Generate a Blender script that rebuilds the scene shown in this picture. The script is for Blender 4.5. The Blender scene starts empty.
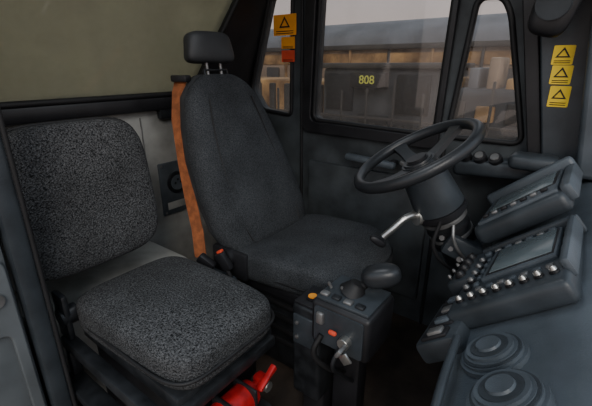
import bpy, bmesh, math, random
from mathutils import Vector, Matrix
random.seed(4)
D=math.radians
scene=bpy.context.scene
# ---------------------------------------------------------------- materials
def M(name,col,rough=.6,metal=0.0,var=.2,scale=12,bump=0.0,bscale=300,spec=.4,col2=None,emit=0):
    m=bpy.data.materials.new(name); m.use_nodes=True
    nt=m.node_tree; b=nt.nodes['Principled BSDF']
    tc=nt.nodes.new('ShaderNodeTexCoord')
    n=nt.nodes.new('ShaderNodeTexNoise'); n.inputs['Scale'].default_value=scale; n.inputs['Detail'].default_value=6
    r=nt.nodes.new('ShaderNodeValToRGB')
    c2=col2 if col2 else tuple(min(1,c*(1+var)) for c in col)
    r.color_ramp.elements[0].color=(*[c*(1-var) for c in col],1); r.color_ramp.elements[0].position=.35
    r.color_ramp.elements[1].color=(*c2,1); r.color_ramp.elements[1].position=.68
    nt.links.new(tc.outputs['Object'],n.inputs['Vector']); nt.links.new(n.outputs['Fac'],r.inputs['Fac'])
    nt.links.new(r.outputs['Color'],b.inputs['Base Color'])
    b.inputs['Roughness'].default_value=rough; b.inputs['Metallic'].default_value=metal
    b.inputs['Specular IOR Level'].default_value=spec
    if emit:
        nt.links.new(r.outputs['Color'],b.inputs['Emission Color']); b.inputs['Emission Strength'].default_value=emit
    if bump:
        n2=nt.nodes.new('ShaderNodeTexNoise'); n2.inputs['Scale'].default_value=bscale; n2.inputs['Detail'].default_value=3
        bp=nt.nodes.new('ShaderNodeBump'); bp.inputs['Strength'].default_value=bump; bp.inputs['Distance'].default_value=.002
        nt.links.new(tc.outputs['Object'],n2.inputs['Vector']); nt.links.new(n2.outputs['Fac'],bp.inputs['Height']); nt.links.new(bp.outputs['Normal'],b.inputs['Normal'])
    return m
def fabric(name,dark,light,scale,bump=.6,stretch=(1,1,1),lo=.42,hi=.62):
    m=bpy.data.materials.new(name); m.use_nodes=True
    nt=m.node_tree; b=nt.nodes['Principled BSDF']; b.inputs['Roughness'].default_value=.95; b.inputs['Specular IOR Level'].default_value=.15
    tc=nt.nodes.new('ShaderNodeTexCoord'); mp=nt.nodes.new('ShaderNodeMapping'); mp.inputs['Scale'].default_value=stretch
    v=nt.nodes.new('ShaderNodeTexVoronoi'); v.inputs['Scale'].default_value=scale
    n=nt.nodes.new('ShaderNodeTexNoise'); n.inputs['Scale'].default_value=scale*.9; n.inputs['Detail'].default_value=2
    big=nt.nodes.new('ShaderNodeTexNoise'); big.inputs['Scale'].default_value=7
    r=nt.nodes.new('ShaderNodeValToRGB'); r.color_ramp.elements[0].color=(*dark,1); r.color_ramp.elements[1].color=(*light,1)
    r.color_ramp.elements[0].position=lo; r.color_ramp.elements[1].position=hi
    mx=nt.nodes.new('ShaderNodeMixRGB'); mx.blend_type='MULTIPLY'; mx.inputs['Fac'].default_value=.6
    r2=nt.nodes.new('ShaderNodeValToRGB'); r2.color_ramp.elements[0].color=(.45,.45,.45,1); r2.color_ramp.elements[0].position=.3; r2.color_ramp.elements[1].position=.65
    L=nt.links.new
    L(tc.outputs['Object'],mp.inputs['Vector']); L(mp.outputs['Vector'],v.inputs['Vector']); L(mp.outputs['Vector'],n.inputs['Vector']); L(tc.outputs['Object'],big.inputs['Vector'])
    L(n.outputs['Fac'],r.inputs['Fac']); L(big.outputs['Fac'],r2.inputs['Fac']); L(r.outputs['Color'],mx.inputs[1]); L(r2.outputs['Color'],mx.inputs[2]); L(mx.outputs['Color'],b.inputs['Base Color'])
    bp=nt.nodes.new('ShaderNodeBump'); bp.inputs['Strength'].default_value=bump; bp.inputs['Distance'].default_value=.003
    L(v.outputs['Distance'],bp.inputs['Height']); L(bp.outputs['Normal'],b.inputs['Normal'])
    return m
def glass(name,tint,dust,dustcol):
    m=bpy.data.materials.new(name); m.use_nodes=True
    nt=m.node_tree; nt.nodes.clear(); L=nt.links.new
    o=nt.nodes.new('ShaderNodeOutputMaterial'); t=nt.nodes.new('ShaderNodeBsdfTransparent'); t.inputs[0].default_value=(*tint,1)
    g=nt.nodes.new('ShaderNodeBsdfGlossy'); g.inputs['Roughness'].default_value=.03
    d=nt.nodes.new('ShaderNodeBsdfDiffuse'); d.inputs[0].default_value=(*dustcol,1)
    tl=nt.nodes.new('ShaderNodeBsdfTranslucent'); tl.inputs[0].default_value=(*dustcol,1)
    a=nt.nodes.new('ShaderNodeMixShader'); a.inputs[0].default_value=.5; L(d.outputs[0],a.inputs[1]); L(tl.outputs[0],a.inputs[2])
    tc=nt.nodes.new('ShaderNodeTexCoord'); n=nt.nodes.new('ShaderNodeTexNoise'); n.inputs['Scale'].default_value=3.5; n.inputs['Detail'].default_value=8
    mr=nt.nodes.new('ShaderNodeMapRange'); mr.inputs[1].default_value=.35; mr.inputs[2].default_value=.7; mr.inputs[3].default_value=dust*.6; mr.inputs[4].default_value=min(1,dust*1.4)
    L(tc.outputs['Object'],n.inputs['Vector']); L(n.outputs['Fac'],mr.inputs[0])
    m1=nt.nodes.new('ShaderNodeMixShader'); L(mr.outputs[0],m1.inputs[0]); L(t.outputs[0],m1.inputs[1]); L(a.outputs[0],m1.inputs[2])
    m2=nt.nodes.new('ShaderNodeMixShader'); m2.inputs[0].default_value=.04; L(m1.outputs[0],m2.inputs[1]); L(g.outputs[0],m2.inputs[2]); L(m2.outputs[0],o.inputs[0])
    return m
greypaint=M('grey_paint',(.27,.27,.255),.55,var=.35,scale=6,bump=.15,bscale=60)
jambpaint=M('grey_jamb_paint',(.10,.112,.12),.5,var=.25,scale=5,bump=.15,bscale=60)
darkwall=M('dark_trim',(.040,.046,.05),.6,var=.45,scale=7,bump=.2)
black=M('black_plastic',(.013,.013,.015),.45,var=.3)
blackrub=M('black_rubber',(.010,.010,.011),.6,var=.2)
blackmetal=M('black_painted_steel',(.020,.022,.025),.4,metal=.2,var=.4,scale=25)
wheelm=M('wheel_grip',(.020,.022,.025),.36,var=.2)
dashm=M('dash_plastic',(.072,.086,.10),.42,var=.25,scale=9,bump=.25)
dashdark=M('dash_dark_plastic',(.033,.040,.047),.4,var=.25,bump=.15)
platem=M('plate_grey',(.06,.07,.08),.45,var=.25)
screenm=M('display_glass',(.13,.16,.17),.2,var=.12,scale=3,spec=.6)
silver=M('brushed_metal',(.55,.55,.53),.3,metal=.9,var=.2)
steel=M('worn_steel',(.24,.24,.24),.4,metal=.7,var=.3)
yellow=M('yellow_sticker',(.8,.55,.02),.5,var=.08)
orange=M('orange_sticker',(.85,.33,.03),.5,var=.08)
redst=M('red_sticker',(.65,.07,.03),.5,var=.1)
ink=M('ink',(.01,.01,.01),.6)
red=M('red_paint',(.40,.012,.015),.4,var=.4,scale=25)
belt=M('orange_webbing',(.27,.085,.03),.85,var=.3,scale=40,bump=.5,bscale=500)
floorm=M('dirty_floor_mat',(.033,.023,.017),.85,var=.5,scale=8,bump=.6,bscale=80)
ceilm=M('headliner',(.12,.12,.12),.9)
weave=fabric('woven_seat_fabric',(.010,.011,.012),(.115,.118,.122),240,.8,(1,1,1.6),.33,.70)
finefab=fabric('driver_seat_fabric',(.024,.027,.030),(.070,.075,.082),330,.5,lo=.35,hi=.68)
vinyl=M('seat_vinyl',(.035,.037,.040),.5,var=.2,bump=.2)
wg=glass('window_glass',(.80,.79,.78),.10,(.42,.36,.32))
rg=glass('dusty_rear_glass',(.56,.56,.50),.75,(.43,.41,.31))
# ---------------------------------------------------------------- helpers
def root(name,loc=(0,0,0)):
    e=bpy.data.objects.new(name,None); e.empty_display_size=.1; scene.collection.objects.link(e); return e
def finish(me,name,parent,mat,smooth=True,angle=35):
    o=bpy.data.objects.new(name,me); scene.collection.objects.link(o)
    if mat: me.materials.clear(); me.materials.append(mat)
    if parent: o.parent=parent
    if smooth:
        for p in me.polygons: p.use_smooth=True
        try: me.set_sharp_from_angle(angle=D(angle))
        except Exception: pass
    return o
def box(name,parent,loc,size,mat,rot=(0,0,0),bev=.006,seg=2,taper=None):
    bm=bmesh.new(); bmesh.ops.create_cube(bm,size=1)
    for v in bm.verts:
        if taper and v.co.z>0: v.co.x*=taper[0]; v.co.y*=taper[1]
        v.co=Vector((v.co.x*size[0],v.co.y*size[1],v.co.z*size[2]))
    b=min(bev,min(size)*.45)
    if b>0: bmesh.ops.bevel(bm,geom=bm.edges[:],offset=b,segments=seg,affect='EDGES',profile=.5)
    me=bpy.data.meshes.new(name); bm.to_mesh(me); bm.free()
    o=finish(me,name,parent,mat); o.location=loc; o.rotation_euler=rot; return o
def bx(name,parent,x0,x1,y0,y1,z0,z1,mat,bev=.006,seg=2):
    return box(name,parent,((x0+x1)/2,(y0+y1)/2,(z0+z1)/2),(x1-x0,y1-y0,z1-z0),mat,bev=bev,seg=seg)
def cyl(name,parent,p1,p2,r1,mat,r2=None,seg=32,bev=.002):
    p1=Vector(p1);p2=Vector(p2); r2=r1 if r2 is None else r2
    bm=bmesh.new(); L=(p2-p1).length
    bmesh.ops.create_cone(bm,cap_ends=True,segments=seg,radius1=r1,radius2=r2,depth=L)
    if bev: 
        es=[e for e in bm.edges if abs(e.verts[0].co.z-e.verts[1].co.z)<1e-6]
        bmesh.ops.bevel(bm,geom=es,offset=min(bev,r1*.4,L*.4),segments=2,affect='EDGES')
    me=bpy.data.meshes.new(name); bm.to_mesh(me); bm.free()
    o=finish(me,name,parent,mat); o.location=(p1+p2)/2; o.rotation_euler=(p2-p1).to_track_quat('Z','Y').to_euler(); return o
def loft(name,parent,rings,mat,closed_ring=True,caps=True,angle=50):
    bm=bmesh.new(); R=[[bm.verts.new(p) for p in r] for r in rings]
    n=len(rings[0])
    for i in range(len(R)-1):
        for j in range(n if closed_ring else n-1):
            k=(j+1)%n; bm.faces.new((R[i][j],R[i][k],R[i+1][k],R[i+1][j]))
    if caps: bm.faces.new(R[0][::-1]); bm.faces.new(R[-1])
    bmesh.ops.recalc_face_normals(bm,faces=bm.faces[:])
    me=bpy.data.meshes.new(name); bm.to_mesh(me); bm.free()
    return finish(me,name,parent,mat,angle=angle)
def conv(cu,name,parent,mat,mtx=None,smooth=True,angle=35):
    o=bpy.data.objects.new(name+'_c',cu); scene.collection.objects.link(o)
    dg=bpy.context.evaluated_depsgraph_get(); dg.update()
    me=bpy.data.meshes.new_from_object(o.evaluated_get(dg)); bpy.data.objects.remove(o)
    ob=finish(me,name,parent,mat,smooth,angle)
    if mtx is not None: ob.matrix_world=mtx
    return ob
def tube(name,parent,pts,r,mat,closed=False,bez=False):
    cu=bpy.data.curves.new(name,'CURVE'); cu.dimensions='3D'; cu.bevel_depth=r; cu.bevel_resolution=4; cu.use_fill_caps=True
    if bez:
        s=cu.splines.new('BEZIER'); s.bezier_points.add(len(pts)-1)
        for b,p in zip(s.bezier_points,pts): b.co=p; b.handle_left_type=b.handle_right_type='AUTO'
        cu.resolution_u=8
    else:
        s=cu.splines.new('POLY'); s.points.add(len(pts)-1)
        for b,p in zip(s.points,pts): b.co=(*p,1)
    s.use_cyclic_u=closed
    return conv(cu,name,parent,mat,angle=70)
def rpoly(pts,r,seg=6):
    out=[]; n=len(pts)
    for i in range(n):
        p=Vector(pts[i]); a=Vector(pts[i-1]); b=Vector(pts[(i+1)%n])
        rr=r[i] if isinstance(r,(list,tuple)) else r
        if rr<=0: out.append(tuple(p)); continue
        da=(a-p); db=(b-p); rr=min(rr,da.length*.45,db.length*.45)
        A=p+da.normalized()*rr; B=p+db.normalized()*rr
        for k in range(seg+1):
            t=k/seg; q=A*(1-t)**2+p*2*t*(1-t)+B*t*t; out.append((q.x,q.y))
    return out
def panel(name,parent,outer,holes,th,mtx,mat,bev=0):
    cu=bpy.data.curves.new(name,'CURVE'); cu.dimensions='2D'; cu.fill_mode='BOTH'; cu.extrude=th/2; cu.bevel_depth=bev; cu.bevel_resolution=2
    for pl in [outer]+holes:
        s=cu.splines.new('POLY'); s.points.add(len(pl)-1)
        for q,p in zip(s.points,pl): q.co=(p[0],p[1],0,1)
        s.use_cyclic_u=True
    return conv(cu,name,parent,mat,mtx)
def frame(x,y,z,loc):
    m=Matrix.Identity(4)
    for i,c in enumerate((x,y,z)):
        for j in range(3): m[j][i]=c[j]
    m.translation=Vector(loc); return m
def sgp(v,e): return math.copysign(abs(v)**e,v)
def cushion(name,parent,a,b,c,loc,rot,mat,e1=.4,e2=.35,fn=None,nu=40,nv=96):
    rings=[]
    for i in range(1,nu):
        ph=-math.pi/2+math.pi*i/nu
        C=abs(math.cos(ph))**e1; S=sgp(math.sin(ph),e1); r=[]
        for j in range(nv):
            t=2*math.pi*j/nv; p=[a*C*sgp(math.cos(t),e2),b*C*sgp(math.sin(t),e2),c*S]
            if fn: p=fn(p)
            r.append(p)
        rings.append(r)
    o=loft(name,parent,rings,mat,angle=80); o.location=loc; o.rotation_euler=rot; return o
def sepipe(name,parent,a,b,z,loc,rot,r,mat,e2=.35,n=96):
    o=tube(name,parent,[(a*sgp(math.cos(2*math.pi*j/n),e2),b*sgp(math.sin(2*math.pi*j/n),e2),z) for j in range(n)],r,mat,closed=True)
    o.location=loc; o.rotation_euler=rot; return o
def text(name,parent,s,size,mtx,mat,th=.002):
    cu=bpy.data.curves.new(name,'FONT'); cu.body=s; cu.size=size; cu.extrude=th; cu.align_x='CENTER'; cu.align_y='CENTER'
    return conv(cu,name,parent,mat,mtx,smooth=False)
YF=1.55; XR=-1.5
# ---------------------------------------------------------------- shell
bx('floor',None,-1.55,.5,.2,1.6,-.05,0,floorm,bev=0)
bx('ceiling',None,-1.25,.12,.2,1.6,1.75,1.79,ceilm,bev=0)
FW=lambda off=0: frame((1,0,0),(0,0,1),(0,-1,0),(0,YF+.025+off,0))
w1=rpoly([(-1.195,.91),(-1.385,.925),(-1.462,1.03),(-1.32,1.46),(-1.185,1.46)],.03)
w2=rpoly([(-1.06,.90),(-.475,.885),(-.46,1.5),(-1.03,1.5)],.04)
w3=rpoly([(-.425,.885),(-.165,.885),(-.272,1.31),(-.305,1.365),(-.385,1.365)],[.03,.04,.03,.03,.03])
wf=root('wall_far')
panel('wall_panel',wf,[(-1.55,0),(.5,0),(.46,.8),(.02,1.78),(-1.23,1.78),(-1.52,1.0)],[w1,w2,w3],.05,FW(),darkwall)
for i,(w,nm) in enumerate(((w1,'window_1'),(w2,'window_2'),(w3,'window_3'))):
    r=root(nm)
    tube('seal',r,[(p[0],YF-.002,p[1]) for p in w],.010,blackrub,closed=True)
    panel('pane',r,w,[],.004,FW(),wg)
wf2=rpoly([(-1.115,.845),(-.455,.835),(-.44,1.6),(-1.09,1.6)],.04)
wo2=rpoly([(-1.072,.89),(-.469,.875),(-.454,1.55),(-1.042,1.55)],.04)
panel('door_frame',wf,wf2,[wo2],.03,FW(-.03),black,bev=.003)
tube('door_gap_rear',wf,[(-1.13,YF-.002,.0),(-1.13,YF-.002,1.7)],.008,blackrub)
tube('door_gap_front',wf,[(-.43,YF-.002,.0),(-.43,YF-.002,.85)],.008,blackrub)
bx('lower_door_trim',wf,-1.08,-.46,YF-.018,YF+.01,.12,.70,darkwall,bev=.012)
rw=root('wall_rear')
RW=frame((0,1,0),(0,0,1),(1,0,0),(XR-.025,0,0))
panel('lower_panel',rw,[(.0,0),(1.6,0),(1.6,1.0),(.0,1.0)],[],.05,RW,greypaint)
up=Vector((math.sin(D(20)),0,math.cos(D(20))))
nrm=Vector((0,1,0)).cross(up)
RU=frame((0,1,0),up,nrm,(XR-.02,0,.99))
hole=rpoly([(.1,.05),(1.17,.05),(1.36,.5),(1.36,.72),(.1,.72)],.03)
panel('upper_frame',rw,[(.0,0),(1.6,0),(1.6,.81),(0,.81)],[hole],.05,RU,black)
bx('sill_rail',rw,XR-.01,XR+.035,.2,1.55,.965,1.02,black,bev=.01)
bx('sill_gusset',rw,XR,XR+.03,.98,1.54,.925,.99,blackmetal,bev=.01)
bx('rear_ledge',rw,XR,-1.2,.28,.86,0,.40,greypaint,bev=.02)
for y in (.5,.9,1.3): tube('panel_seam',rw,[(XR+.001,y,.42),(XR+.001,y,.94)],.003,steel)
wr=root('window_4')
tube('seal',wr,[tuple(RU@Vector((p[0],p[1],.026))) for p in hole],.012,blackrub,closed=True)
panel('pane',wr,hole,[],.004,RU,rg)
nw=root('wall_near')
bx('jamb_panel',nw,-1.5,-1.085,-.02,.238,0,.76,jambpaint,bev=.012)
bx('jamb_upper',nw,-1.3,-1.15,.15,.22,.76,1.76,darkwall,bev=.01)
bx('jamb_cap',nw,-1.5,-1.075,-.02,.24,.76,.82,black,bev=.01)
JP=frame((0,1,0),(0,0,1),(1,0,0),(-1.082,0,0))
panel('pressed_panel',nw,rpoly([(.03,.10),(.225,.10),(.225,.70),(.03,.70)],.03),[rpoly([(.05,.125),(.205,.125),(.205,.50),(.05,.50)],.03)],.012,JP,jambpaint,bev=.004)
cyl('latch_bolt',nw,(-1.085,.19,.60),(-1.065,.19,.60),.02,steel); bx('latch_plate',nw,-1.088,-1.076,.155,.225,.555,.645,steel)
for z in (.14,.30,.46): cyl('rivet',nw,(-1.085,.215,z),(-1.074,.215,z),.007,steel,seg=16)
po=root('trim_1')
bx('door_post',po,-1.105,-1.055,.243,.289,0,1.75,dashdark,bev=.008)
tube('post_seal',po,[(-1.05,.292,0),(-1.05,.292,1.74)],.006,blackrub)
bx('wall_front',None,.45,.5,.25,1.6,-.02,.82,darkwall,bev=0)
ap=root('trim_2')
AP=frame((1,0,0),(0,0,1),(0,-1,0),(0,YF-.02,0))
panel('pillar_rubber',ap,rpoly([(-.13,.83),(-.095,.83),(-.285,1.74),(-.32,1.74)],.004),[],.03,AP,black,bev=.004)
panel('pillar_face',ap,rpoly([(-.085,.83),(.04,.83),(-.07,1.74),(-.265,1.74)],.01),[],.05,AP,dashdark,bev=.006)
panel('pillar_front_tube',ap,rpoly([(.02,.83),(.13,.83),(.02,1.74),(-.09,1.74)],.01),[],.09,frame((1,0,0),(0,0,1),(0,-1,0),(0,YF-.06,0)),dashm,bev=.015)
rm=root('pillar_fan')
cushion('fan_housing',rm,.055,.03,.085,(-.135,1.40,1.31),(0,.25,0),black,e1=.6,e2=.7)
cyl('fan_arm',rm,(-.13,1.41,1.34),(-.14,1.52,1.42),.012,blackmetal)
cyl('fan_ring',rm,(-.14,1.36,1.31),(-.138,1.375,1.312),.045,dashdark)
st=root('warning_sticker')
def sticker(par,cx,cz,w,h,mat,y,tri=True,lines=2,slant=0):
    m=frame((1,0,0),(0,0,1),(0,-1,0),(cx,y,cz))
    panel('label',par,rpoly([(-w/2,-h/2),(w/2,-h/2),(w/2,h/2),(-w/2,h/2)],.004),[],.002,m,mat)
    m2=frame((1,0,0),(0,0,1),(0,-1,0),(cx,y-.0015,cz))
    if tri:
        s=min(w,h)*.36; panel('symbol',par,[(-s,h*.05-s*.5),(s,h*.05-s*.5),(0,h*.05+s)],[[(-s*.62,h*.05-s*.3),(s*.62,h*.05-s*.3),(0,h*.05+s*.6)]],.001,m2,ink)
    for k in range(lines):
        z=-h*.30-k*h*.1
        panel('text_line',par,[(-w*.38,z-h*.02),(w*.38,z-h*.02),(w*.38,z+h*.02),(-w*.38,z+h*.02)],[],.001,m2,ink)
sticker(st,-.098,1.178,.056,.056,yellow,YF-.052)
sticker(st,-.092,1.120,.056,.056,yellow,YF-.052)
sticker(st,-.085,1.055,.056,.064,yellow,YF-.052)
s2=root('warning_sticker.001')
sticker(s2,-1.222,1.325,.135,.09,orange,YF-.016,lines=2)
sticker(s2,-1.203,1.247,.08,.052,orange,YF-.016,tri=False,lines=3)
sticker(s2,-1.203,1.188,.078,.052,redst,YF-.016,tri=False,lines=3)
# ---------------------------------------------------------------- passenger seat
ps=root('passenger_seat')
def backfn(p):
    x,y,z=p
    w=1-.03*(y/.23)
    return [x*w,y,z+.010*math.cos(x/.22*1.5)*math.cos(y/.26*1.5)*(1 if z>0 else 0)]
BU=Vector((-.10,0,.995)); BN=Vector((.995,0,.10)); BL=(-1.20,.495,.768)
o=cushion('backrest',ps,.222,.225,.05,(0,0,0),(0,0,0),weave,fn=backfn,e2=.45); o.matrix_world=frame((0,1,0),BU,BN,BL)
o=sepipe('backrest_piping',ps,.223,.226,0,(0,0,0),(0,0,0),.005,blackrub,e2=.45); o.matrix_world=frame((0,1,0),BU,BN,BL)
o=cushion('backrest_shell',ps,.195,.205,.03,(0,0,0),(0,0,0),black); o.matrix_world=frame((0,1,0),BU,BN,(-1.25,.50,.765))
for y in (.42,.60): bx('backrest_bracket',ps,-1.49,-1.24,y-.02,y+.02,.60,.63,blackmetal)
def cfn(p):
    x,y,z=p
    return [x,y*(1-.05*x/.26),z+(.016*math.cos(x/.27*1.4)*math.cos(y/.19*1.4) if z>0 else 0)]
cushion('seat_cushion',ps,.268,.187,.062,(-.865,.548,.458),(0,D(-2),0),weave,e2=.34,fn=cfn)
sepipe('cushion_piping',ps,.269,.188,-.01,(-.865,.548,.458),(0,D(-2),0),.005,blackrub,e2=.34)
bx('seat_pan',ps,-1.12,-.64,.38,.73,.35,.395,blackmetal,bev=.01)
bx('seat_box',ps,-1.10,-.70,.40,.69,0,.35,black,bev=.01)
bx('side_rail',ps,-1.15,-.62,.325,.36,.33,.37,blackmetal)
bx('side_rail_lower',ps,-1.15,-.6,.30,.36,.20,.23,blackmetal)
bx('front_rail',ps,-.655,-.62,.325,.72,.34,.375,blackmetal)
bx('front_leg',ps,-.64,-.61,.325,.35,0,.34,blackmetal)
bx('rear_leg',ps,-1.15,-1.12,.33,.36,0,.34,blackmetal)
cyl('hinge',ps,(-1.13,.33,.44),(-1.13,.38,.44),.03,blackmetal)
bx('hinge_arm',ps,-1.17,-1.10,.335,.355,.36,.52,blackmetal,bev=.01)
# ---------------------------------------------------------------- driver seat
ds=root('driver_seat')
def lerp(t,tab):
    for (a,va),(b,vb) in zip(tab,tab[1:]):
        if t<=b:
            k=(t-a)/(b-a); return va+(vb-va)*k
    return tab[-1][1]
NS=40
HW=[(0,.20),(.04,.235),(.15,.26),(.35,.262),(.55,.245),(.75,.212),(.9,.175),(.96,.145),(1,.10)]
def srings(off=0,scale=1):
    R=[]
    for i in range(NS+1):
        s=i/NS
        hw=lerp(s,HW)*scale
        th=lerp(s,[(0,.035),(.06,.06),(.5,.058),(.9,.045),(.97,.032),(1,.012)])*scale
        cx=-.985-.23*s-.02*math.sin(s*3.14)+off; z=.44+.66*s; yc=1.13-.045*s
        r=[]
        for j in range(56):
            t=2*math.pi*j/56; y=sgp(math.cos(t),.65); x=sgp(math.sin(t),.75)
            bol=0
            if x>0: bol=.035*(abs(y)**3)*lerp(s,[(0,.4),(.2,1),(.7,.8),(1,.1)]) +.012*math.exp(-((s-.25)/.12)**2)*(1-y*y)
            r.append((cx+x*th+bol*x,yc+y*hw,z+x*.015))
        R.append(r)
    return R
loft('backrest',ds,srings(),finefab,angle=80)
loft('backrest_shell',ds,[[ (p[0]-.045,p[1],p[2]) for p in [(q[0],1.1+(q[1]-1.1)*.93,q[2]) for q in r]] for r in srings(0,1)],vinyl,angle=80)
for k in (-.62,.62):
    pts=[]
    for i in range(3,36):
        s=i/NS; hw=lerp(s,HW)
        pts.append((-.985-.23*s-.02*math.sin(s*3.14)+.058-.013*s+.006,1.13-.045*s+k*hw,.44+.66*s+.013))
    tube('seam',ds,pts,.003,blackrub)
for y in (1.05,1.12): cyl('headrest_post',ds,(-1.215,y,1.06),(-1.235,y,1.20),.006,steel)
hm=frame(Vector((.12,.99,.0)).normalized(),Vector((-.16,.02,.987)).normalized(),Vector((.98,-.118,.16)).normalized(),(-1.235,1.08,1.213))
def hfn(p):
    x,y,z=p; return [x*(1-.12*y/.07),y,z-.02*(y/.07)**2*.3-(.9*x*x)]
o=cushion('headrest',ds,.103,.058,.034,(0,0,0),(0,0,0),vinyl,e1=.5,e2=.38,fn=hfn); o.matrix_world=hm
tube('headrest_yoke',ds,[(-1.215,1.03,1.10),(-1.222,1.03,1.13),(-1.222,1.145,1.13),(-1.215,1.145,1.10)],.006,blackmetal)
box('headrest_guide',ds,(-1.21,1.085,1.10),(.03,.15,.015),vinyl,bev=.006)
def dfn(p):
    x,y,z=p; zz=z
    if z>0:
        zz+= .022*(abs(y)/.25)**3 -.012*math.cos(y/.25*1.3)
        zz-= .05*max(0,(x-.12)/.14)**2
    w=1-.06*(x/.26)
    return [x+.02*(1-(y/.25)**2)*(1 if x>.1 else 0),y*w,zz]
cushion('seat_cushion',ds,.258,.255,.068,(-.76,1.135,.445),(0,D(-4),0),finefab,e1=.5,e2=.42,fn=dfn)
sepipe('cushion_seam',ds,.259,.25,-.012,(-.76,1.135,.445),(0,D(-4),0),.005,blackrub,e2=.42)
cushion('seat_pan',ds,.245,.23,.04,(-.765,1.135,.37),(0,0,0),black,e1=.4,e2=.35)
bx('suspension_base',ds,-.98,-.55,.93,1.32,.12,.34,blackmetal,bev=.02)
for k in range(4): bx('bellows_rib',ds,-.99,-.54,.92,1.33,.13+k*.055,.155+k*.055,blackrub,bev=.01)
bx('slide_rails',ds,-1.0,-.52,.95,1.30,0,.13,blackmetal,bev=.01)
cyl('recliner_knob',ds,(-.97,.845,.47),(-.97,.88,.47),.035,black)
bx('recliner_cover',ds,-1.06,-.88,.862,.888,.39,.50,black,bev=.012)
# ---------------------------------------------------------------- seat belt
sb=root('seat_belt')
path=[(-1.275,.955,1.09),(-1.27,.935,1.05),(-1.25,.905,.95),(-1.205,.88,.8),(-1.165,.865,.66),(-1.12,.85,.54),(-1.09,.83,.44)]
rings=[]
for i,p in enumerate(path):
    w=Vector((.9,.2,0)).normalized()*.028; n=Vector((.2,-.9,0)).normalized()*.0015
    P=Vector(p); rings.append([P-w-n,P+w-n,P+w+n,P-w+n])
loft('webbing',sb,rings,belt,angle=30)
box('upper_guide',sb,(-1.27,.955,1.10),(.07,.04,.025),black,rot=(0,0,.3))
sk=root('seat_belt_buckle')
box('buckle_body',sk,(-.95,.825,.475),(.04,.028,.075),black,rot=(.1,-.5,.2),bev=.008)
box('release_button',sk,(-.966,.822,.512),(.022,.018,.010),redst,rot=(.1,-.5,.2),bev=.003)
tube('stalk',sk,[(-.94,.826,.45),(-.92,.83,.40),(-.91,.84,.33)],.009,blackrub,bez=True)
box('buckle_body_b',sk,(-1.02,.80,.46),(.04,.03,.07),black,rot=(.2,-.9,.2),bev=.008)
bx('anchor_block',sk,-1.08,-.84,.76,.86,.0,.36,blackmetal,bev=.01)
bx('anchor_cap',sk,-1.1,-.9,.75,.85,.36,.42,dashdark,bev=.02)
# ---------------------------------------------------------------- rear wall plate
sp=root('wall_socket_plate')
bx('plate',sp,XR,XR+.014,.95,1.135,.48,.73,platem,bev=.006)
cyl('round_badge',sp,(XR+.012,1.035,.63),(XR+.022,1.035,.63),.052,blackmetal)
cyl('round_badge_inner',sp,(XR+.02,1.035,.63),(XR+.026,1.035,.63),.036,dashm)
for y,z in ((1.02,.63),(1.05,.63),(1.035,.645)): cyl('socket_pin_hole',sp,(XR+.024,y,z),(XR+.0275,y,z),.006,ink,seg=16)
bx('label_strip',sp,XR+.012,XR+.016,.975,1.10,.505,.54,greypaint,bev=.001)
for y in (.963,1.122):
    for z in (.493,.717): cyl('screw',sp,(XR+.012,y,z),(XR+.018,y,z),.006,steel)
# ---------------------------------------------------------------- door handle on far wall
dh=root('door_handle')
box('pull_bar',dh,(-.72,YF-.06,.755),(.24,.035,.03),dashm,bev=.012,rot=(0,D(3),0))
for x in (-.82,-.62): bx('bracket',dh,x-.015,x+.015,YF-.06,YF-.015,.745,.768,black)
bx('latch_plate',dh,-.58,-.50,YF-.03,YF-.015,.71,.78,blackmetal)
box('window_lever',dh,(-.54,YF-.045,.75),(.10,.02,.02),steel,rot=(0,D(20),0))
# ---------------------------------------------------------------- dashboard
db=root('dashboard')
B=40
def prof(lipx,lipz,topx,topz):
    return [(.20,0.0),(.16,.30),(lipx+.07,lipz-.13),(lipx+.02,lipz-.07),(lipx,lipz-.025),(lipx-.002,lipz-.008),(lipx+.01,lipz+.008),
            (topx-.03,topz-.025),(topx,topz-.004),(topx+.04,topz+.004),(.44,topz),(.44,0)]
sta=[(.30,-.03,.56,.12,.70),(.34,-.075,.585,.11,.73),(.5,-.10,.60,.10,.74),(.66,-.12,.60,.09,.75),(.74,-.13,.605,.08,.77),(.80,-.13,.615,.075,.79),(1.05,-.135,.625,.075,.80),(1.2,-.15,.65,.07,.80),(1.38,-.17,.68,.05,.81),(1.47,-.19,.70,.04,.81),(1.54,-.2,.70,.03,.81)]
loft('dash_body',db,[[(x,y,z) for x,z in prof(a,b,c,d)] for y,a,b,c,d in sta],dashm,angle=30)
R40=(0,D(-40),0)
Wv=Vector((math.cos(D(B)),0,math.sin(D(B)))); Nv=Vector((-math.sin(D(B)),0,math.cos(D(B))))
def dp(y,s,h,base=(-.13,.62)): return Vector((base[0],y,base[1]))+Wv*s+Nv*h
def dbox(name,par,y,s,h,size,mat,bev=.004,base=(-.13,.62),rz=0,**k):
    return box(name,par,dp(y,s,h,base),size,mat,rot=R40,bev=bev,**k)
def knob(par,y,s,h,r,base=(-.13,.62),mat=silver,hh=.014,name='knob'):
    cyl(name+'_collar',par,dp(y,s,h,base),dp(y,s,h+hh*.45,base),r*1.25,black,seg=20)
    cyl(name,par,dp(y,s,h+hh*.3,base),dp(y,s,h+hh,base),r,mat,r2=r*.85,seg=20)
p2=root('control_console')
dbox('housing',p2,.905,.115,.012,(.25,.33,.05),dashdark,bev=.014,seg=3)
dbox('hood',p2,1.06,.13,.03,(.24,.02,.05),dashdark,bev=.008)
dbox('side_hood',p2,.93,.238,.035,(.018,.28,.04),dashm,bev=.007)
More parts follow.
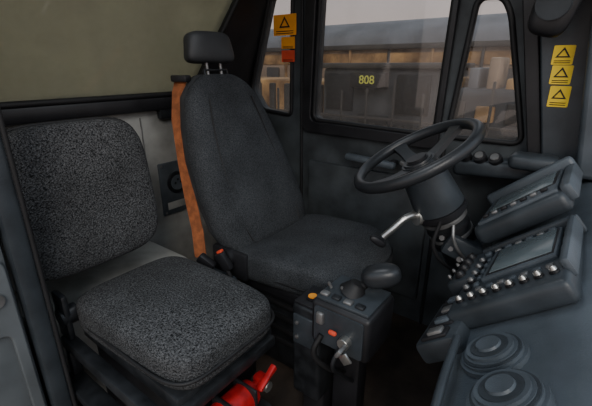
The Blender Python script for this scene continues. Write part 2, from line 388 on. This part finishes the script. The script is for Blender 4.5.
dbox('screen_bezel',p2,.942,.135,.040,(.165,.175,.014),dashm,bev=.005)
dbox('screen_recess',p2,.942,.138,.0465,(.148,.155,.003),black,bev=.001)
dbox('screen',p2,.942,.14,.0485,(.135,.14,.003),screenm,bev=.001)
for i in range(8): knob(p2,.785,.02+i*.028,.037,.0078)
for i in range(7): dbox('key',p2,.820,.055+i*.025,.038,(.016,.014,.010),dashm if i%2 else steel,bev=.003)
for i in range(5): knob(p2,.84+i*.040,.022,.037,.008,mat=steel)
for i in range(5): dbox('key_left',p2,.85+i*.036,.042,.040,(.010,.018,.008),dashm,bev=.002)
for i in range(7): dbox('rocker',p2,1.038,.03+i*.027,.042,(.017,.015,.012),steel if i%2 else dashm,bev=.003)
for i in range(3): dbox('key_side',p2,.90+i*.05,.224,.038,(.010,.03,.006),dashm,bev=.002)
b3=(-.155,.565)
dbox('switch_housing',db,.775,.03,.018,(.10,.20,.05),dashdark,bev=.012,base=b3)
for i in range(4):
    dbox('rocker_frame',db,.70+i*.048,.03,.045,(.06,.034,.008),black,bev=.003,base=b3)
    dbox('rocker',db,.70+i*.048,.034,.05,(.035,.024,.012),dashm if i%2 else steel,bev=.004,base=b3)
b4=(-.16,.60)
dbox('knob_housing',db,.985,.02,.018,(.08,.17,.05),dashdark,bev=.012,base=b4)
for i in range(4): knob(db,.925+i*.038,.02,.043,.012,base=b4,mat=black); knob(db,.925+i*.038,-.008,.043,.005,base=b4,mat=steel)
p1=root('instrument_cluster')
b1=(-.17,.67)
dbox('housing',p1,1.235,.12,.015,(.25,.27,.06),dashdark,bev=.02,base=b1,seg=3)
dbox('hood',p1,1.375,.13,.04,(.27,.03,.075),dashm,bev=.014,base=b1,seg=3)
dbox('hood_upper',p1,1.25,.25,.03,(.03,.27,.05),dashm,bev=.012,base=b1)
dbox('bezel',p1,1.235,.125,.046,(.215,.24,.012),dashm,bev=.004,base=b1)
dbox('display_recess',p1,1.265,.130,.052,(.19,.165,.004),black,bev=.002,base=b1)
dbox('display',p1,1.265,.130,.0545,(.175,.15,.003),screenm,bev=.001,base=b1)
for i in range(7): dbox('key',p1,1.145,.04+i*.027,.056,(.017,.016,.009),steel if i%2 else black,bev=.003,base=b1)
for k,(x,y) in enumerate(((-.045,.655),(-.008,.535))):
    c=Vector((x,y,.605+(x+.12)*.68)); n=Vector((-.55,-.05,.83)).normalized()
    cyl('speaker_mount',db,c-n*.02,c+n*.012,.060,dashm,seg=40,bev=.006)
    cyl('speaker_groove',db,c+n*.008,c+n*.0145,.052,dashdark,seg=40,bev=.001)
    cyl('speaker_ring',db,c+n*.008,c+n*.022,.047,dashm,seg=40,bev=.006)
    cyl('speaker_groove_b',db,c+n*.014,c+n*.0235,.034,dashdark,seg=40,bev=.001)
    cyl('speaker_cone',db,c+n*.014,c+n*.028,.031,dashm,r2=.026,seg=40,bev=.005)
tube('near_bead',db,[(-.085,.42,.63),(-.10,.52,.645),(-.115,.68,.645)],.008,dashdark,bez=True)
av=root('air_vent')
box('shelf',av,(-.22,1.485,.805),(.28,.11,.06),dashdark,bev=.018,seg=3,rot=(0,D(-4),0))
for x in (-.32,-.27,-.22):
    cyl('vent_ring',av,(x,1.455,.83),(x-.006,1.435,.85),.022,black); cyl('vent_core',av,(x-.004,1.44,.845),(x-.007,1.43,.855),.014,steel)
box('grab_pod',av,(-.11,1.44,.85),(.14,.10,.05),dashdark,bev=.02,seg=3)
# ---------------------------------------------------------------- steering wheel + column
sw=root('steering_wheel')
n=Vector((-.413,-.268,.869)).normalized()
C=Vector((-.399,1.135,.890))
ax=Vector((0,1,0)); ax=(ax-n*ax.dot(n)).normalized(); ay=n.cross(ax)
rr=.188
tube('rim',sw,[C+n*.0+ax*rr*math.cos(2*math.pi*i/72)+ay*rr*math.sin(2*math.pi*i/72) for i in range(72)],.0175,wheelm,closed=True)
hub=C-n*.035
cyl('hub',sw,hub-n*.02,hub+n*.018,.062,wheelm,r2=.05,seg=40,bev=.006)
cyl('horn_button',sw,hub+n*.014,hub+n*.026,.035,black,seg=32,bev=.005)
for a in (35,145,215,325):
    d=ax*math.cos(D(a))+ay*math.sin(D(a)); t=n.cross(d)
    rings=[]
    for k in range(6):
        q=k/5; P=hub+d*(.04+q*(rr-.045))+n*(.035*q**1.5); w=t*(.026-.008*math.sin(q*3.14)); h=n*.008
        rings.append([P-w-h,P+w-h,P+w+h,P-w+h])
    loft('spoke',sw,rings,wheelm,angle=40)
cd=-n
P0=hub+cd*.02
cyl('column_shroud',sw,P0,P0+cd*.14,.066,dashdark,r2=.080,seg=40,bev=.006)
cyl('column_collar',sw,P0+cd*.138,P0+cd*.158,.082,black,seg=40)
cyl('column_mid',sw,P0+cd*.15,P0+cd*.26,.066,blackmetal,seg=36)
cyl('column_tube',sw,P0+cd*.25,P0+cd*.46,.055,blackmetal,r2=.06,seg=32)
for k in range(4): cyl('clamp_ring',sw,P0+cd*(.17+.03*k),P0+cd*(.183+.03*k),.071-.001*k,black if k%2 else steel,seg=32)
Pc=P0+cd*.27
box('clamp_block',sw,Pc+Vector((.03,-.04,0)),(.11,.08,.07),dashdark,rot=(0,.4,.3),bev=.01)
for k in range(4): cyl('bolt',sw,Pc+Vector((-.02+.03*k,-.065,.03-.028*k)),Pc+Vector((-.02+.03*k,-.09,.035-.028*k)),.009,steel,seg=6,bev=0)
tube('column_cable',sw,[P0+cd*.16+Vector((.02,-.08,0)),P0+cd*.24+Vector((-.02,-.11,-.02)),P0+cd*.34+Vector((0,-.08,-.02)),P0+cd*.44],.006,blackrub,bez=True)
tube('column_cable_b',sw,[P0+cd*.17+Vector((.05,-.065,0)),P0+cd*.22+Vector((.04,-.09,.0)),P0+cd*.32+Vector((.04,-.07,0)),P0+cd*.40],.005,steel,bez=True)
ls=root('control_lever')
tube('stalk',ls,[P0+cd*.17+Vector((-.05,-.045,0)),Vector((-.385,1.10,.70)),Vector((-.42,1.06,.66)),Vector((-.44,1.045,.635))],.011,silver,bez=True)
cushion('grip',ls,.03,.013,.013,(-.453,1.035,.62),(0,.6,.7),black,e1=.8,e2=.8)
cyl('pivot',ls,P0+cd*.17+Vector((-.065,-.07,0)),P0+cd*.17+Vector((-.03,-.02,0)),.028,silver)
# ---------------------------------------------------------------- centre console
cc=root('gear_console')
bx('housing',cc,-.49,-.315,.715,.87,.43,.565,black,bev=.014,seg=3)
bx('top_plate',cc,-.48,-.325,.725,.86,.563,.573,dashdark,bev=.004)
bx('pedestal',cc,-.47,-.38,.81,.87,0,.44,black,bev=.01)
bx('rear_section',cc,-.585,-.485,.755,.87,.16,.49,blackmetal,bev=.012,seg=3)
bx('rear_foot',cc,-.57,-.49,.79,.87,0,.17,black,bev=.012,seg=3)
bx('rear_panel',cc,-.58,-.49,.76,.86,.49,.498,black,bev=.003)
bx('rear_face_plate',cc,-.575,-.50,.748,.757,.36,.46,dashdark,bev=.003)
for z in (.385,.435): cyl('rear_face_screw',cc,(-.56,.75,z),(-.56,.742,z),.006,steel,seg=16)
cyl('indicator_bezel',cc,(-.54,.80,.497),(-.54,.80,.505),.020,black); cyl('indicator',cc,(-.54,.80,.504),(-.54,.80,.508),.014,orange)
tube('lever',cc,[(-.40,.81,.57),(-.385,.82,.595),(-.365,.83,.615)],.012,blackrub,bez=True)
cushion('lever_knob',cc,.052,.034,.030,(-.348,.835,.627),(0,D(-14),D(25)),wheelm,e1=.8,e2=.8)
cyl('boot',cc,(-.41,.80,.57),(-.40,.805,.60),.04,blackrub,r2=.018)
for k in range(4): bx('toggle_base',cc,-.475+.035*k,-.45+.035*k,.735,.755,.572,.580,blackmetal if k%2 else steel)
for k in range(2): cyl('toggle',cc,(-.465+.04*k,.78,.572),(-.472+.04*k,.775,.592),.005,steel,r2=.004,seg=16)
m=frame((1,0,0),(0,0,1),(0,-1,0),(-.405,.714,.497))
panel('faceplate',cc,rpoly([(-.07,-.055),(.075,-.055),(.075,.055),(-.07,.055)],.01),[],.006,m,dashdark)
cyl('lock_body',cc,(-.375,.715,.485),(-.375,.69,.485),.016,silver,seg=24); box('key',cc,(-.37,.675,.48),(.012,.035,.026),steel,rot=(0,.5,0))
box('key_tag',cc,(-.355,.672,.465),(.028,.006,.03),silver,rot=(.1,.8,0),bev=.002)
box('red_tab',cc,(-.41,.70,.50),(.024,.012,.012),redst)
bx('side_switch',cc,-.465,-.442,.70,.716,.505,.54,steel)
tube('cable',cc,[(-.45,.71,.47),(-.46,.69,.42),(-.44,.72,.36),(-.43,.81,.28)],.008,blackrub,bez=True)
tube('cable_b',cc,[(-.39,.71,.46),(-.40,.69,.41),(-.40,.73,.35),(-.40,.82,.25)],.006,blackmetal,bez=True)
# ---------------------------------------------------------------- fire extinguisher under seat
fe=root('fire_extinguisher')
FX,FY,FZ=-.615,.43,.262
prof_=[(0,.02),(.004,.036),(.02,.043),(.15,.043),(.17,.036),(.18,.018),(.195,.016)]
ringsE=[[(FX+r*math.cos(2*math.pi*j/32),FY+x,FZ+r*math.sin(2*math.pi*j/32)) for j in range(32)] for x,r in prof_]
loft('cylinder',fe,ringsE,red,angle=40)
bx('valve',fe,FX-.02,FX+.02,FY+.195,FY+.23,FZ-.02,FZ+.025,red,bev=.008)
box('handle',fe,(FX+.025,FY+.21,FZ+.03),(.02,.08,.012),red,rot=(D(20),0,0),bev=.004)
box('lever',fe,(FX+.035,FY+.20,FZ+.045),(.018,.08,.010),red,rot=(D(32),0,0),bev=.004)
cyl('gauge',fe,(FX+.02,FY+.21,FZ),(FX+.035,FY+.21,FZ),.016,silver)
bx('strap',fe,FX-.045,FX+.047,FY+.06,FY+.075,FZ-.045,FZ+.047,black,bev=.01)
bx('strap_b',fe,FX-.045,FX+.047,FY+.14,FY+.15,FZ-.045,FZ+.047,black,bev=.01)
bx('bracket',fe,FX-.045,FX+.055,FY+.02,FY+.20,.0,FZ-.04,blackmetal,bev=.008)
# pedals
pd=root('foot_pedals')
for y in (1.0,1.42):
    box('pad',pd,(-.10,y,.13),(.02,.09,.16),blackrub,rot=(0,D(35),0)); tube('arm',pd,[(-.09,y,.15),(.0,y,.25),(.15,y,.30)],.012,blackmetal)
cl=root('added_ceiling_fill')  # added fixture, out of view, to brighten the cab interior
fillm=M('fill_lens',(.8,.8,.78),.4,emit=.5)
bx('lens',cl,-.72,-.48,.72,.82,1.725,1.745,fillm,bev=.01)  # glowing cover of the added fill
al=bpy.data.lights.new('fill_light','AREA'); al.energy=3; al.size=.4; al.color=(.90,.95,1)  # soft fill light added under the ceiling
ao=bpy.data.objects.new('fill_light',al); scene.collection.objects.link(ao); ao.parent=cl; ao.location=(-.6,.77,1.71)
# ---------------------------------------------------------------- outside
gm=M('dirt_yard',(.18,.14,.11),.95,var=.4,scale=1.5)
bx('ground',None,-30,30,-12,40,-1.3,-1.2,gm,bev=0)
bw=root('building')
khaki=M('khaki_render',(.52,.49,.37),.9,var=.15,scale=.8)
bx('facade',bw,-5.6,-5,-6,5.4,-1.2,5,khaki,bev=.02)
bx('plinth',bw,-5,-4.95,-6,5.4,-1.2,-.7,M('plinth',(.1,.1,.09)),bev=.01)
for y in (-4,-2,0,2.4,5.2): bx('pilaster',bw,-5,-4.93,y-.1,y+.1,-1.2,5,khaki,bev=.01)
lo=root('railway_carriage')
rust=M('rusty_orange_paint',(.30,.15,.06),.7,var=.6,scale=2.2,col2=(.66,.40,.18))
tan=M('faded_tan_paint',(.26,.18,.12),.7,var=.5,scale=2.2,col2=(.46,.34,.25))
bodyd=M('carriage_dark',(.06,.055,.052),.6,var=.4,scale=2)
truckd=M('truck_dark',(.045,.048,.053),.5,var=.5,scale=3)
roofm=M('carriage_roof',(.15,.155,.17),.6,var=.25,scale=2)
rr_=[]
for x in (-12,5):
    r=[]
    for k in range(13):
        a=math.pi*k/12; r.append((x,7.8-1.3*math.cos(a),1.45+.50*math.sin(a)))
    rr_.append(r)
loft('roof',lo,rr_,roofm,angle=60)
bx('body',lo,-12,5,6.55,9.05,-.6,1.46,tan,bev=.03)
bx('stripe',lo,-12,5,6.53,6.56,1.15,1.34,rust,bev=.01)
bx('underframe',lo,-12,5,6.7,9,-.95,-.6,bodyd,bev=.02)
for i in range(22):
    x=-11.7+i*.75
    bx('window_bay',lo,x,x+.34,6.5,6.56,.42,1.1,bodyd,bev=.03)
    bx('rib',lo,x+.5,x+.54,6.5,6.56,-.55,1.4,bodyd if i%2 else rust,bev=.01)
bx('gutter',lo,-12,5,6.46,6.56,1.40,1.48,bodyd,bev=.01)
for i in range(8): cyl('wheel',lo,(-11+i*2.1,6.5,-.85),(-11+i*2.1,6.65,-.85),.36,bodyd)
tk=root('mining_truck')
bx('cab_block',tk,-2.75,-1.3,4.2,5.4,-.8,1.12,truckd,bev=.06,seg=3)
bx('cab_roof_plate',tk,-2.8,-1.25,4.15,5.4,1.11,1.17,bodyd,bev=.02)
for k in range(3): bx('cab_window',tk,-2.68+k*.46,-2.30+k*.46,4.18,4.21,.62 if k!=1 else .3,1.05 if k!=1 else .6,blackmetal,bev=.02)
bx('deck',tk,-4.8,-2.8,4.5,5.4,-.8,.95,rust,bev=.05)
for k in range(7): bx('deck_rib',tk,-4.7+k*.28,-4.6+k*.28,4.45,4.52,-.6,.9,bodyd,bev=.02)
bx('deck_band',tk,-4.8,-2.8,4.46,4.52,.35,.5,bodyd,bev=.02)
bx('hood',tk,-1.25,.2,4.25,5.2,-.8,.92,truckd,bev=.08,seg=3)
for k in range(5): bx('hood_panel',tk,-1.2+k*.28,-1.02+k*.28,4.22,4.27,.60,.80-.04*(k%2),rust if k%2 else bodyd,bev=.02)
for k in range(7): bx('grille_bar',tk,-2.6+k*.18,-2.53+k*.18,4.15,4.21,-.1,.5,bodyd,bev=.01)
for k in range(14): bx('handrail_post',tk,-4.4+k*.33,-4.375+k*.33,4.1,4.12,.0,.86+.07*(k%3),bodyd,bev=.004)
bx('handrail',tk,-4.4,.1,4.1,4.12,.55,.58,bodyd,bev=.006)
for x in (-3.6,-.5): cyl('tyre',tk,(x,4.1,-.65),(x,4.6,-.65),.55,blackrub,bev=.06)
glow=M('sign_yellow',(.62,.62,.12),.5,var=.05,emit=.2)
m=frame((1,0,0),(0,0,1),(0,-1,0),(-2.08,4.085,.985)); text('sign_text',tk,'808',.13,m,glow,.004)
bx('sign_board',tk,-2.30,-1.86,4.095,4.2,.90,1.07,black,bev=.01)
for k in range(8): bx('stack_box',tk,-1.25+k*.18,-1.15+k*.18,4.4,4.9,.9,1.02+.10*(k%3),(rust,roofm,tan)[k%3],bev=.02)
# ---------------------------------------------------------------- world + light
w=bpy.data.worlds.new('World'); scene.world=w; w.use_nodes=True
nt=w.node_tree; bg=nt.nodes['Background']
tc=nt.nodes.new('ShaderNodeTexCoord'); sx=nt.nodes.new('ShaderNodeSeparateXYZ'); cr=nt.nodes.new('ShaderNodeValToRGB')
cr.color_ramp.elements[0].position=.0; cr.color_ramp.elements[0].color=(.62,.51,.46,1)
cr.color_ramp.elements[1].position=.5; cr.color_ramp.elements[1].color=(.55,.66,.78,1)
nt.links.new(tc.outputs['Generated'],sx.inputs[0]); nt.links.new(sx.outputs['Z'],cr.inputs[0]); nt.links.new(cr.outputs[0],bg.inputs[0])
bg.inputs[1].default_value=1.5
sl=bpy.data.lights.new('sun','SUN'); sl.energy=1.7; sl.angle=D(30); sl.color=(1,.92,.83)
so=bpy.data.objects.new('sun',sl); scene.collection.objects.link(so); so.rotation_euler=Vector((-.55,.65,-.6)).to_track_quat('-Z','Y').to_euler()
# ---------------------------------------------------------------- camera
cam=bpy.data.cameras.new('camera'); co=bpy.data.objects.new('camera',cam); scene.collection.objects.link(co)
co.location=(0,0,1.15); co.rotation_euler=(D(70),0,D(37)); cam.lens=36*380/592; cam.sensor_width=36; cam.clip_start=.02
scene.camera=co
